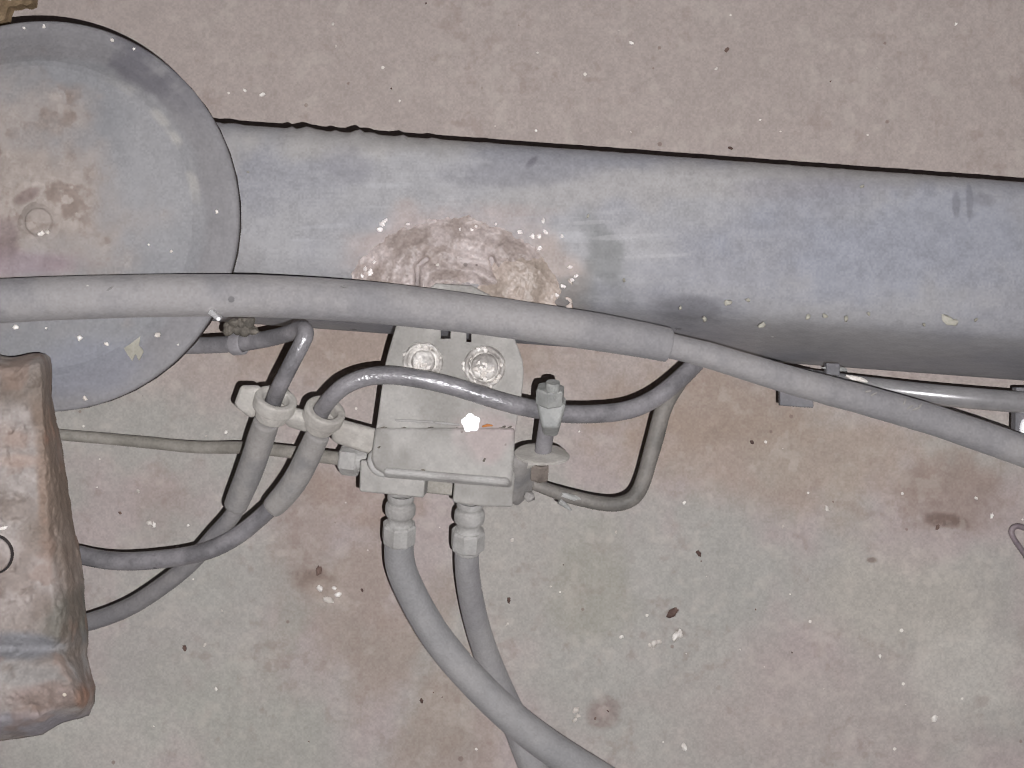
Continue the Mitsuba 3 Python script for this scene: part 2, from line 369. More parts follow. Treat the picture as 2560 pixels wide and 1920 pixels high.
mat('hook_mat', dusty(lin(104, 94, 98), lin(136, 124, 126), 50, .14, .03, .06, 100), rough=.6, spec=.35, bump=BUMP, bump_scale=.0008)
mat('shade_black_mat', dusty(lin(44, 40, 40), lin(66, 60, 58), 60, .15, .02, .03, 120), rough=.8, spec=.2)  # near black standing in for shade on the disc rim and pin ring
mat('dark_dirt_mat', dusty(lin(84, 80, 74), lin(112, 106, 98), 80, .2, .04, .05, 140), rough=.8, spec=.2, bump=BUMP, bump_scale=.0012)
mat('white_plastic_mat', (.93, .93, .93), rough=.4, spec=.6)
mat('white_enamel_mat', (.94, .94, .94), rough=.35, spec=.6)
mat('flake_mat', dusty(lin(140, 137, 126), lin(158, 155, 144), 90, .1, 0, .03, 120), rough=.7)
mat('crumb_mat', dusty(lin(190, 183, 175), lin(232, 228, 222), 150, .12, 0, .03, 200), rough=.8)
mat('dark_crumb_mat', dusty(lin(82, 66, 60), lin(116, 96, 88), 120, .15, 0, 0, 200), rough=.8)
mat('spatter_glint_mat', lin(236, 230, 226), rough=.3, spec=.8)  # white base colour stands in for the sparkle on the spatter
mat('copper_mat', lin(184, 120, 70), rough=.35, spec=.6)

# ------------------------------------------------------------------ the setting: the concrete floor
fl = trimesh.Trimesh([[-4, -4, 0], [4, -4, 0], [4, 4, 0], [-4, 4, 0]], [[0, 1, 2], [0, 2, 3]], process=False)
add('floor', fl, 'floor_mat', smooth=False)
lab('floor', 'oil stained concrete floor seen below the axle', 'floor', kind='structure')

# ------------------------------------------------------------------ axle beam with its welded bracket
AX_Z, AX_D = .200, .158


def axle_mesh():
    a, b = P(532, 545.0, AX_Z), P(2560, 694.0, AX_Z)
    d = (b - a) / np.linalg.norm(b - a)
    nrm = np.array([-d[1], d[0], 0])
    H = L(490, AX_Z) / 2                       # half width across the page
    rt, rb = .016, .033
    prof = []                                  # (across, height) round the section, starting at the lower back
    for cx, cz, r, t0, t1, n in ((H - rt, AX_Z - rt, rt, 90, 0, 10), (H - rt, AX_Z - AX_D + rt, rt, 0, -90, 8), (-H + .02, AX_Z - AX_D + .02, .02, -90, -170, 8)):
        for t in np.radians(np.linspace(t0, t1, n)):
            prof.append((cx + r * math.cos(t), cz + r * math.sin(t)))
    ks = np.array([(0, -.138), (.0010, -.130), (.0035, -.113), (.0085, -.086), (.0145, -.0565), (.0205, -.0300), (.0250, -.0165), (.0290, -.0098), (.0345, -.0055), (.042, -.0026), (.052, -.0008), (.064, 0)])
    low = [(-H + a_, AX_Z + b_) for a_, b_ in ks]
    prof = np.array(low + prof)
    xs = np.linspace(-.75, .72, 420)
    o = (a + b) / 2
    v = np.array([o + d * s + nrm * q[0] + np.array([0, 0, q[1] - AX_Z]) for s in xs for q in prof])
    h = meshkit.fbm(v * [9, 16, 16], 3) - .5
    v[:, 2] += .0022 * h
    # ragged crust of paint and dirt along the far edge at the left
    m, n = len(prof), len(xs)
    e = meshkit.fbm(np.c_[v[:, 0] * 150, v[:, 0] * 0, v[:, 0] * 0], 4) - .5
    across = np.tile(prof[:, 0], n)
    left = np.clip((.05 - v[:, 0]) / .2, .15, 1)
    v += nrm * (np.clip((across - H + .01) / .01, 0, 1) * np.clip(e, 0, 1) * .0085 * left)[:, None]
    f = []
    for i in range(n - 1):
        for j in range(m):
            k = (j + 1) % m
            f += [[i * m + j, i * m + k, (i + 1) * m + k], [i * m + j, (i + 1) * m + k, (i + 1) * m + j]]
    return trimesh.Trimesh(v, f, process=False)


add('axle_beam__beam', axle_mesh(), 'axle_mat', smooth=50)
lab('axle_beam', 'wide dusty grey steel axle beam crossing behind the hoses, with a welded bracket', 'axle')


def weld_patch(x0, x1, y0, y1, height_fn, step=2.2, z=AX_Z):
    xs, ys = np.arange(x0, x1, step), np.arange(y0, y1, step)
    X, Y = np.meshgrid(xs, ys)
    h = height_fn(X, Y)
    h = np.where((Y > 772) | (X > 1432) | (X < 858), -.01, h)
    v = np.array([P(x, y, z) + [0, 0, hh] for x, y, hh in zip(X.ravel(), Y.ravel(), h.ravel())])
    m, n = X.shape
    i = np.arange(m * n).reshape(m, n)
    f = np.vstack([np.c_[i[:-1, :-1].ravel(), i[1:, :-1].ravel(), i[1:, 1:].ravel()], np.c_[i[:-1, :-1].ravel(), i[1:, 1:].ravel(), i[:-1, 1:].ravel()]])
    keep = (h.ravel()[f] > -.0018).any(axis=1)
    return trimesh.Trimesh(v, f[keep], process=False)


def dist_to(X, Y, line):
    line = np.array(line, float)
    d = np.full(X.shape, 1e9)
    for a, b in zip(line[:-1], line[1:]):
        ab = b - a
        t = np.clip(((X - a[0]) * ab[0] + (Y - a[1]) * ab[1]) / (ab @ ab), 0, 1)
        d = np.minimum(d, np.hypot(X - a[0] - t * ab[0], Y - a[1] - t * ab[1]))
    return d


def nz(X, Y, f, seed=0):
    return meshkit.fbm(np.c_[X.ravel() * f, Y.ravel() * f, np.full(X.size, seed * 3.7)], 3).reshape(X.shape) - .5


inner = [(985, 740), (980, 690), (996, 648), (1042, 618), (1120, 602), (1196, 606), (1258, 628), (1290, 656)]


def weld_h(X, Y):
    d = dist_to(X, Y, inner) + 22 * nz(X, Y, .022, 1)
    ridge = .0038 * np.exp(-(d / 27) ** 2)
    lower = [(1060, 720), (1070, 684), (1100, 672), (1190, 680), (1236, 704)]
    crack = np.minimum(dist_to(X, Y, [(1042, 712), (1044, 664), (1066, 648)]), dist_to(X, Y, [(1228, 646), (1244, 690)])) + 5 * nz(X, Y, .06, 11)
    ridge2 = .0035 * np.exp(-((dist_to(X, Y, lower) + 10 * nz(X, Y, .03, 5)) / 16) ** 2)
    apron = .0016 * (1 - np.clip((d - 34) / 34, 0, 2.5))
    rip = .0005 * np.sin((X + .4 * Y) * .16 + 5 * nz(X, Y, .01, 9)) * np.exp(-(d / 34) ** 2)
    return ridge * .85 + ridge2 - .0045 * np.exp(-(crack / 6) ** 2) + apron + rip + .0022 * nz(X, Y, .035, 2) + .0009 * nz(X, Y, .11, 3) - .0005


def blob_h(X, Y):
    line = [(1270, 720), (1285, 675), (1315, 680), (1325, 720), (1312, 770)]
    d = dist_to(X, Y, line) + 26 * nz(X, Y, .02, 4)
    return .0042 * np.exp(-(d / 42) ** 2) + .0012 * (1 - np.clip((d - 20) / 24, 0, 2.5)) + .0024 * nz(X, Y, .04, 6) + .0009 * nz(X, Y, .11, 7) - .0004


k = add('axle_beam__weld_bead', weld_patch(820, 1450, 480, 830, weld_h), 'weld_mat', smooth=True)
lab(k, 'rusty pink horseshoe of weld around the bracket')
k = add('axle_beam__weld_bead', weld_patch(1150, 1520, 520, 830, blob_h), 'weld_tan_mat', smooth=True)
lab(k, 'tan lump of weld at the right end of the bead')
sp = []
for i, (x, y, r) in enumerate([(955, 560, 6), (962, 552, 5), (950, 574, 7), (912, 672, 6), (926, 682, 7), (936, 655, 5), (1332, 590, 7), (1348, 592, 6), (1364, 580, 5), (1300, 580, 5), (1350, 620, 6), (1424, 668, 5), (1430, 700, 6), (1408, 716, 6),
                              (1358, 552, 5), (1440, 690, 5), (1405, 590, 5), (1020, 560, 4), (1190, 566, 4), (1276, 728, 6), (1264, 722, 5), (1392, 738, 5), (905, 690, 5), (1240, 560, 4), (1180, 575, 4), (1150, 574, 5)]):
    sp.append(chip(P(x, y, AX_Z + .0012), L(r, .2) * (.8 + .6 * rng.random()), L(r, .2) * .8, .0022, 100 + i, rng.random() * 3))
k = add('axle_beam__weld_spatter', cat(*sp), 'spatter_glint_mat', smooth=False)
lab(k, 'specks of weld spatter painted white as glints', kind='stuff')

ch = []
for i, (x, y, r) in enumerate([(1820, 757, 10), (1905, 813, 9), (2115, 797, 7), (2172, 785, 5), (2370, 800, 16), (2385, 806, 11), (2020, 793, 8), (1762, 798, 7), (2062, 790, 7), (1870, 750, 6), (2440, 800, 5), (1700, 770, 5), (2310, 812, 5), (620, 430, 3), (2155, 466, 5), (1470, 540, 4), (1560, 700, 5)]):
    ch.append(chip(P(x, y, AX_Z - (.0012 if y > 790 else -.0006)), L(r, .2), L(r, .2) * .7, .0012, 400 + i, i * .7))
k = add('axle_beam__paint_chip', cat(*ch), 'flake_mat', smooth=True)
lab(k, 'pale flakes stuck along the lower edge of the beam', kind='stuff')

# bracket: a tab lying on the axle face, then the plate that carries the valve
tab = slab([(1050, 790), (1056, 732), (1090, 708), (1180, 714), (1226, 738), (1232, 790)], .190, .2040, .0016)
plate_poly = [(1003, 770), (999, 826), (986, 845), (972, 874), (963, 908), (956, 965), (942, 1062), (938, 1085), (1287, 1085), (1291, 1050), (1303, 995), (1308, 955), (1309, 925), (1306, 900), (1299, 878), (1288, 862), (1274, 850), (1258, 770)]
plate = slab(plate_poly, .1705, .1785, .0012)
for (x, y, w, h) in ((1114, 830, 25, 34), (1172, 838, 13, 34)):
    c = P(x, y, .1785)
    plate = plate - m3.Manifold.cube([L(w, .18), L(h, .18), .05], True).translate([float(c[0]), float(c[1]), .175])
k = add('axle_beam__bracket', cat(tab, plate), 'valve_mat', smooth=35)
lab(k, 'rounded pale bracket plate with two bolts and two slots')
for i, (x, y, ro, rh) in enumerate(((1058, 905, 51, 30), (1211, 917, 53, 34))):
    o = P(x, y, .1785); ro, rh = L(ro, .18), L(rh, .18)
    wm = lathe([(rh * .55, .0012), (rh * 1.05, .0011), (ro * .72, .0010), (ro * .78, .0034), (ro * .9, .0042), (ro * .98, .0026), (ro, 0)], o, [0.05, -.03, 1], n=64)
    wm.vertices += .0016 * (meshkit.fbm(wm.vertices * 170, 3)[:, None] - .5) * [1, 1, 1.6]
    b = add('axle_beam__bolt', wm, 'washer_mat', smooth=60)
    lab(b, ('left' if i == 0 else 'right') + ' white crusted bolt on the bracket plate')
    m = lathe([(0, .0068), (rh * .5, .0068), (rh * .85, .0060), (rh * .97, .0048), (rh, .0028), (rh, 0)], o, [.05, -.03, 1], n=30)
    v = m.vertices.copy(); v += .0016 * (meshkit.fbm(v * 190, 3)[:, None] - .5) * [0.8, 0.8, 2.0]
    add(b + '__head', trimesh.Trimesh(v, m.faces, process=False), 'washer_mat', smooth=60)
for key, x, y, ro, n in (('axle_beam__bolt', 1058, 905, 50, 26), ('axle_beam__bolt_001', 1211, 917, 52, 34)):
    r_ = np.random.default_rng(n); cs = []
    for q in range(n):
        t, rad = r_.uniform(0, 6.28), (r_.uniform(.78, .98) if q % 2 else r_.uniform(0, .45)) * ro
        zz = .1785 + (.0030 if q % 2 else .0066)
        cs.append(chip(P(x + rad * math.cos(t), y + (8 if q % 2 == 0 else 0) + rad * math.sin(t), zz), L(r_.uniform(3, 8), .18), L(r_.uniform(3, 6), .18), .0011, 2000 + q + n, t))
    b = add(key + '__crust', cat(*cs), 'crumb_mat', smooth=True)
    lab(b, 'white corrosion crust', kind='stuff')
# two steel tabs hanging under the beam at the right
k = add('axle_beam__tab', slab([(1950, 918), (2034, 924), (2034, 1020), (1950, 1014)], .118, .126, .0008), 'tab_mat', smooth=30)
lab(k, 'square steel tab hanging below the thin end of the hose')
k = add('axle_beam__tab', slab([(2066, 907), (2100, 909), (2100, 940), (2066, 936)], .118, .128, .0008), 'tab_mat', smooth=30)
lab(k, 'small steel stub between beam and right pipe')

# ------------------------------------------------------------------ round cover disc
DC, DR = P(109, 541, .222), L(489, .222)
prof = [(0, .0168), (.030, .0172), (.060, .0166), (.085, .0152), (.098, .0138), (.1035, .0131), (.1075, .0118), (.112, .0090), (.120, .0052), (.128, .0024), (DR - .0022, .0010), (DR - .0008, .0004), (DR, -.0006), (DR, -.0030)]
r0 = [p[0] for p in prof]; h0 = [p[1] for p in prof]
rr = np.unique(np.r_[np.linspace(0, DR - .003, 70), r0])
dm = lathe([(max(r, 1e-5), float(np.interp(r, r0[:-1], h0[:-1]))) for r in rr] + [(DR, -.0030), (DR - .006, -.0034), (DR - .02, .0005)], DC, [0, 0, 1], n=160)
v = dm.vertices.copy()
rad = np.hypot(v[:, 0] - DC[0], v[:, 1] - DC[1])
crust = np.exp(-((np.hypot(v[:, 0] - P(60, 500, .235)[0], v[:, 1] - P(60, 500, .235)[1])) / .05) ** 2)
v[:, 2] += .0016 * (meshkit.fbm(v * 22, 3) - .5) + crust * .0075 * (meshkit.fbm(v * 75, 4) - .5)
add('cover_disc__dome', trimesh.Trimesh(v, dm.faces, process=False), 'disc_mat', smooth=40)
add('cover_disc__rim', ring(DR, DR - .012, .0085, DC + [0, 0, -.0074], [0, 0, 1]), 'shade_black_mat')  # black colour draws the shadow line at the disc edge
add('cover_disc__hub', lathe([(0, 0), (.06, 0), (.06, -.03), (0, -.03)], DC + [0, 0, -.0], [0, 0, 1]), 'axle_mat')
lab('cover_disc', 'large round grey domed disc with a rusty centre, left of the axle', 'disc')
lab('cover_disc__rim', 'thin rim painted black for the shadow line under the disc edge')
o = P(98, 555, .2392)
m = lathe([(0, .0034), (L(20, .24), .0036), (L(30, .24), .0034), (L(34, .24), .0024), (L(37, .24), .0002), (L(52, .24), -.0004), (L(60, .24), -.003)], o, [0.03, -.02, 1], n=40)
v = m.vertices.copy(); v[:, 2] += .0034 * (meshkit.fbm(v * 110, 3) - .5)
k = add('cover_disc__bolt_head', trimesh.Trimesh(v, m.faces, process=False), 'disc_mat', smooth=60)
lab(k, 'worn rounded bolt head in the rusty centre')
fl_poly = [(305, 862), (352, 835), (346, 862), (358, 878), (347, 902), (338, 884), (330, 902), (318, 886)]
pg = Polygon([P(x, y, .2325)[:2] for x, y in fl_poly])
fm = trimesh.creation.extrude_polygon(pg, .0016); fm.apply_translation([0, 0, .2305])
k = add('cover_disc__paint_flake', fm, 'flake_mat', smooth=False)
lab(k, 'jagged yellowish paint flake stuck below the hose')
bits = [(38, 818, 7), (199, 845, 7), (212, 996, 6), (445, 862, 3), (116, 820, 3), (542, 530, 5), (266, 860, 6), (428, 628, 4), (372, 612, 3), (280, 100, 5), (335, 122, 4), (110, 66, 5), (60, 70, 4), (98, 585, 5), (106, 583, 7), (118, 580, 6), (394, 838, 7)]
bm = []
for i, (x, y, r) in enumerate(bits):
    w = P(x, y, .228); rd = np.hypot(w[0] - DC[0], w[1] - DC[1])
    z = DC[2] + float(np.interp(rd, r0[:-1], h0[:-1]))
    if y in (585, 583, 580): z += .003
    bm.append(chip(P(x, y, z + .0008), L(r, z), L(r, z) * .8, .0014, 300 + i, i))
k = add('cover_disc__paint_chip', cat(*bm), 'crumb_mat', smooth=True)
lab(k, 'white paint chips scattered on the disc', kind='stuff')

# ------------------------------------------------------------------ the long hose in front of disc and axle
path = [(-260, 768, .262, 112), (0, 752, .262, 111), (300, 741, .261, 108), (600, 739, .249, 107), (800, 747, .236, 106), (1000, 763, .226, 103), (1300, 801, .2195, 98), (1500, 831, .213, 95), (1672, 863, .2045, 86)]
add('sleeved_hose__sleeve', tube(path, sides=32, lump=.02, lump_f=45, cap=.0012), 'hose_mat', smooth=50)
path = [(1640, 857, .2045, 62), (1669, 863, .2035, 63), (1800, 897, .198, 66), (1947, 942, .191, 70), (2250, 1025, .180, 76), (2560, 1128, .172, 80), (2900, 1250, .165, 80)]
k = add('sleeved_hose__inner_hose', tube(path, sides=28, lump=.035, lump_f=70), 'hose_mat', smooth=50)
lab(k, 'thinner hose leaving the sleeve towards the right')
nk = []
for i, (x, y, z, a) in enumerate([(2262, 1004, .1902, 1.3), (2275, 1018, .1905, .6), (2290, 1022, .1903, .3), (2300, 1016, .1895, 1.0), (2185, 985, .1928, .5), (2172, 978, .1925, .2), (275, 722, .2755, .6), (862, 716, .2470, .1), (492, 760, .2650, 1.2)]):
    nk.append(chip(P(x, y, z), L(10, z), L(2.6, z), .0007, 1500 + i, a))
k = add('sleeved_hose__nick', cat(*nk), 'sleeve_mat', smooth=True)
lab(k, 'small pale nicks in the rubber', kind='stuff')
lab('sleeved_hose', 'long thick grey hose running left to right across the disc and the axle', 'hose')

# ------------------------------------------------------------------ twin ring clip
AX1 = np.array([.30, .80, .52]); AX1 /= np.linalg.norm(AX1)
AX2 = np.array([.36, .72, .60]); AX2 /= np.linalg.norm(AX2)
R1, R2 = P(687, 1008, .176), P(810, 1036, .178)
add('twin_clip__ring', ring(L(54, .18), L(33, .18), .0105, R1, AX1, .0016), 'clip_mat', smooth=50)
add('twin_clip__collar', ring(L(40, .18), L(30, .18), .009, R1 - AX1 * .0095, AX1, .0012), 'clip_mat', smooth=50)
add('twin_clip__ring', ring(L(52, .18), L(31, .18), .0105, R2, AX2, .0016), 'clip_mat', smooth=50)
add('twin_clip__collar', ring(L(38, .18), L(29, .18), .009, R2 - AX2 * .0095, AX2, .0012), 'clip_mat', smooth=50)
add('twin_clip__ear', hull([(P(612, 976, .172), .004), (P(600, 1008, .168), .004), (P(640, 978, .174), .0045), (P(628, 1030, .168), .004)], 16), 'clip_mat', smooth=50)
hole = hull([(P(716, 1032, .168), .0055), (P(770, 1046, .168), .0055), (P(730, 1052, .163), .005), (P(762, 1062, .163), .005)], 16)
add('twin_clip__web', hole, 'clip_mat', smooth=50)
add('twin_clip__arm', hull([(P(842, 1062, .168), .005), (P(846, 1092, .164), .005), (P(945, 1090, .168), .005), (P(942, 1124, .164), .005)], 16), 'clip_mat', smooth=50)
lab('twin_clip', 'pale plastic clip with two rings holding the brake pipes, left of the valve', 'clip')

# ------------------------------------------------------------------ brake pipes through the clip
# first: comes from behind the disc, bends sharply towards the viewer, dives into the left ring
p1 = [P(330, 868, .128), P(471, 864, .140), P(600, 858, .158), P(690, 842, .174), P(735, 828, .186), P(757, 822, .196), P(764, 834, .203), P(750, 868, .204), P(724, 918, .200), P(700, 965, .191), P(682, 1008, .175), P(668, 1050, .160)]
w1 = [L(42, p[2]) / 2 for p in p1]
add('brake_pipe__pipe', tube_w(p1, w1, sides=24, step=.0016, lump=.03, lump_f=80), 'pipe_mat', smooth=50)
add('brake_pipe__sleeve', tube([(667, 1052, .162, 66), (648, 1110, .150, 68), (620, 1190, .138, 66), (597, 1245, .130, 62), (586, 1272, .126, 58)], sides=26, lump=.03, lump_f=60, cap=.0022), 'sleeve_mat', smooth=50)
add('brake_pipe__lower_hose', tube([(600, 1245, .129, 40), (580, 1290, .124, 42), (545, 1330, .118, 43), (485, 1399, .108, 44), (404, 1466, .098, 45), (323, 1517, .090, 45), (222, 1555, .083, 45), (90, 1590, .078, 45)], sides=24, lump=.025), 'dark_hose_mat', smooth=50)
lab('brake_pipe', 'grey brake pipe with a sharp bend through the left clip ring, its hose passing beneath', 'pipe')
# second: arches over the bracket plate
add('brake_pipe_001__pipe', tube([(795, 1046, .172, 43), (812, 1014, .187, 43), (832, 990, .195, 43), (860, 966, .199, 44), (905, 946, .2005, 45), (966, 938, .201, 46), (1030, 944, .202, 46), (1120, 963, .202, 46), (1197, 986, .201, 46), (1274, 1009, .198, 46), (1332, 1022, .193, 46), (1400, 1033, .187, 46),
                                  (1500, 1034, .178, 46), (1580, 1022, .171, 46), (1640, 994, .165, 46), (1690, 956, .160, 46), (1722, 926, .154, 45), (1740, 908, .150, 44)], sides=26, step=.002, lump=.03, lump_f=80), 'pipe_mat', smooth=50)
add('brake_pipe_001__sleeve', tube([(797, 1082, .166, 60), (770, 1140, .155, 64), (735, 1205, .146, 63), (700, 1250, .140, 60), (676, 1274, .137, 54)], sides=26, lump=.03, lump_f=60, cap=.0022), 'sleeve_mat', smooth=50)
add('brake_pipe_001__lower_hose', tube([(700, 1252, .140, 42), (655, 1290, .136, 43), (600, 1335, .132, 44), (525, 1374, .128, 45), (404, 1398, .120, 46), (283, 1402, .113, 46), (190, 1385, .108, 46), (60, 1350, .1, 46)], sides=24, lump=.025), 'pipe_mat', smooth=50)
lab('brake_pipe_001', 'grey brake pipe arching over the bracket bolts, through the right clip ring', 'pipe')
# third: the loop on the right
add('brake_pipe_002', tube([(1335, 1210, .126, 30), (1365, 1222, .127, 32), (1435, 1244, .128, 35), (1500, 1258, .128, 36), (1545, 1260, .128, 37), (1585, 1243, .128, 38), (1607, 1205, .128, 39), (1622, 1155, .128, 40), (1640, 1090, .128, 42), (1662, 1015, .126, 42), (1690, 965, .124, 42), (1722, 925, .12, 40), (1736, 910, .116, 40)], sides=22, step=.002, lump=.05, lump_f=80), 'olive_pipe_mat', smooth=50)
lab('brake_pipe_002', 'thin grey pipe bent in a hook at the right of the valve', 'pipe')
bar = tube([(1398, 1252, .131, 16), (1412, 1262, .13, 14), (1428, 1276, .129, 5)], sides=10)
k = add('plastic_scrap', cat(bar, chip(P(1426, 1242, .136), L(22, .13), L(7, .13), .0012, 41, -.25)), 'stud_mat', smooth=40)
lab(k, 'small torn plastic scrap stuck to the hooked pipe', 'scrap')

# thin rod from the lower left to a nut at the valve
add('thin_rod__rod', tube([(60, 1078, .016, 27), (154, 1087, .016, 28), (270, 1097, .018, 29), (386, 1108, .024, 30), (494, 1118, .036, 31), (610, 1119, .056, 31), (702, 1127, .08, 32), (790, 1139, .105, 33), (860, 1148, .124, 34)], sides=18, lump=.04), 'rod_mat', smooth=50)
add('thin_rod__nut', hexnut(L(42, .13), L(46, .13), P(876, 1148, .130), [1, -.12, .15], .3), 'fitting_mat', smooth=25)
add('thin_rod__nut', cat(lathe([(0, 0), (L(30, .13), 0), (L(30, .13), .016), (0, .016)], P(896, 1150, .132), [1, -.12, .1], 24)), 'fitting_mat', smooth=40)
lab('thin_rod', 'thin tan rod low over the floor, left of the valve, ending in a nut', 'rod')

# ------------------------------------------------------------------ the valve
body = slab([(937, 1070), (927, 1148), (936, 1170), (956, 1184), (1276, 1212), (1283, 1190), (1274, 1160), (1288, 1070)], .128, .1835, .0028, 16)
v = mesh_of(body)
add('brake_valve__body', body, 'valve_mat', smooth=40)
lip = hull([(P(968, 1178, .1835), .0026), (P(1264, 1204, .1842), .0030), (P(968, 1184, .176), .0030), (P(1270, 1208, .176), .0032)], 18)
k = add('brake_valve__lip', lip, 'fitting_mat', smooth=50)
lab(k, 'shiny raised lower edge of the valve')
add('brake_valve__side_curl', tube([(938, 1128, .176, 16), (926, 1150, .177, 18), (934, 1172, .177, 18), (962, 1186, .176, 16)], sides=12, cap=.001), 'fitting_mat', smooth=50)
add('brake_valve__port_block', slab([(900, 1150), (898, 1229), (1060, 1245), (1067, 1150)], .110, .160, .0018), 'valve_mat', smooth=35)
add('brake_valve__port_block', slab([(1137, 1180), (1131, 1256), (1200, 1266), (1281, 1268), (1288, 1180)], .110, .160, .0018), 'valve_mat', smooth=35)
add('brake_valve__web', slab([(1062, 1150), (1060, 1232), (1132, 1240), (1140, 1150)], .060, .112, .0018), 'rod_mat', smooth=35)
add('brake_valve__side_block', hull([(P(1272, 1168, .150), .006), (P(1300, 1150, .155), .007), (P(1282, 1232, .128), .007), (P(1312, 1204, .126), .006), (P(1330, 1210, .122), .004), (P(1292, 1250, .112), .004)], 16), 'sleeve_mat', smooth=45)
k = add('brake_valve__plug', chip(P(1323, 1242, .139), L(13, .14), L(12, .14), .002, 5), 'sleeve_mat', smooth=True)
lab(k, 'small dull plug at the right side')
fit = [(.0, .84), (.10, .84), (.115, .80), (.13, .74), (.17, .72), (.19, .76), (.205, .88), (.23, .93), (.30, .96), (.37, .94), (.405, .88), (.42, .78), (.44, .72), (.50, .72), (.53, .76), (.545, .84),
       (.57, .86), (.95, .86), (.97, .82), (.985, .78), (1.0, .6), (1.0, .0)]
for (x0, y0, z0, x1, y1, z1, w) in ((1003, 1232, .132, 996, 1366, .112, 80), (1176, 1250, .132, 1168, 1382, .112, 80)):
    a, b = P(x0, y0, z0), P(x1, y1, z1)
    ln = np.linalg.norm(b - a)
    m = lathe([(max(1e-5, r * L(w, .122) / 2), h * ln) for h, r in fit], a, b - a, n=40)
    vv = m.vertices.copy(); vv += .0009 * (meshkit.fbm(vv * 90, 3)[:, None] - .5)
    k = add('brake_valve__fitting', trimesh.Trimesh(vv, m.faces, process=False), 'fitting_mat', smooth=50)
    u, ww, ax = frame(b - a)
    hx = mesh_of(hexnut(L(w, .122) / 2 * 1.08, ln * .36, a + ax * ln * .74, ax, .35, 8).refine_to_length(.0022)); hv = hx.vertices + .0007 * (meshkit.fbm(hx.vertices * 110, 3)[:, None] - .5)
    add(k + '__collar', trimesh.Trimesh(hv, hx.faces, process=False), 'fitting_mat', smooth=28)
lab('brake_valve', 'pale dusty brake valve block with two bottom ports, hanging under the bracket', 'valve')

add('brake_valve__casting_rib', hull([(P(990, 1050, .1788), .0009), (P(1080, 1055, .1788), .0010)], 10), 'fitting_mat', smooth=50)
add('brake_valve__casting_rib', hull([(P(1088, 1056, .1788), .0009), (P(1148, 1062, .1788), .0008)], 10), 'fitting_mat', smooth=50)
dj = [chip(P(x, y, .1795), L(r, .18) * 1.6, L(r, .18) * .5, .0008, 3000 + i, .1 * i) for i, (x, y, r) in enumerate([(960, 1069, 5), (1010, 1070, 4), (1075, 1070, 6), (1140, 1071, 4), (1255, 1070, 6), (1272, 1070, 5)])]
dj += [chip(P(x, y, .1838), L(r, .18), L(r, .18) * .6, .0006, 3100 + i, .5 * i) for i, (x, y, r) in enumerate([(1058, 1176, 5), (948, 1118, 4), (1211, 1150, 5), (1246, 1204, 6), (1104, 1190, 3)])]
k = add('brake_valve__dirt', cat(*dj), 'dark_dirt_mat', smooth=True)
lab(k, 'dirt gathered along the joint and on the face', kind='stuff')

# star shaped white cap and copper sliver
c = P(1177, 1057, .1835)
pts = []
for i in range(60):
    t = i / 60 * 2 * np.pi
    r = L(22.5, .18) * (1 + .11 * math.cos(5 * (t - math.pi / 2 - .1)) - .02)
    pts.append((c[0] + r * math.cos(t), c[1] + r * math.sin(t)))
star = trimesh.creation.extrude_polygon(Polygon(pts), .0022); star.apply_translation([0, 0, .1825])
add('star_cap', star, 'white_enamel_mat', smooth=30)
lab('star_cap', 'tiny bright white five lobed cap on the valve face', 'cap')
sl = hull([(P(1207, 1066, .184), .0007), (P(1219, 1063, .1845), .0010), (P(1231, 1064, .184), .0004)], 8)
add('copper_sliver', sl, 'copper_mat')
lab('copper_sliver', 'small orange metal sliver beside the white cap', 'sliver')

# ------------------------------------------------------------------ pipe clip standing on its stud at the right of the valve
SA = np.array([.04, .90, .43]); SA /= np.linalg.norm(SA)
add('pipe_clip__stud', cat(tube([(1357, 1130, .158, 42), (1363, 1090, .172, 42), (1370, 1045, .186, 42)], sides=22)), 'grey_strap_mat', smooth=50)
fo = P(1355, 1136, .158)
fm_ = lathe([(0, -.0018), (L(62, .16), -.0020), (L(69, .16), -.0012), (L(70, .16), .0002), (L(66, .16), .0014), (L(40, .16), .0022), (0, .0026)], fo, [.05, .95, .31], n=44)
vv = fm_.vertices.copy(); vv += .002 * (meshkit.fbm(vv * 60, 3)[:, None] - .5)
k = add('pipe_clip__flange', trimesh.Trimesh(vv, fm_.faces, process=False), 'clip_mat', smooth=50)
lab(k, 'pale round flange at the foot of the stud')
add('pipe_clip__neck', hull([(P(1290, 1148, .150), .006), (P(1282, 1170, .148), .006), (P(1340, 1140, .154), .006)], 14), 'clip_mat', smooth=50)
k = add('pipe_clip__foot_nut', hexnut(L(25, .15), L(44, .15), P(1349, 1178, .146), [.05, .92, .40], .4), 'brown_nut_mat', smooth=25)
lab(k, 'dark brown nut under the flange')
strap = hull([(P(1352, 1014, .199), .0028), (P(1404, 1016, .199), .0028), (P(1362, 1062, .199), .0026), (P(1390, 1064, .199), .0026), (P(1366, 1078, .186), .003), (P(1386, 1080, .186), .003)], 16)
add('pipe_clip__strap', strap, 'stud_mat', smooth=45)
nut = hexnut(L(38, .2), L(44, .2), P(1375, 988, .199), SA, .25)
tip = lathe([(0, .0), (L(17, .2), .0), (L(18, .2), -.002), (L(18, .2), -.012), (0, -.012)], P(1383, 955, .208), SA, 24)
k = add('pipe_clip__top_nut', nut, 'stud_mat', smooth=25)
add(k + '__stud_tip', tip, 'stud_mat', smooth=40)
wash = ring(L(37, .2), L(12, .2), .0045, P(1378, 1004, .192), SA, .001)
add('pipe_clip__washer', wash, 'stud_mat', smooth=50)
lab('pipe_clip', 'grey bolted clip on a round flange clamping the arched pipe right of the valve', 'clip')

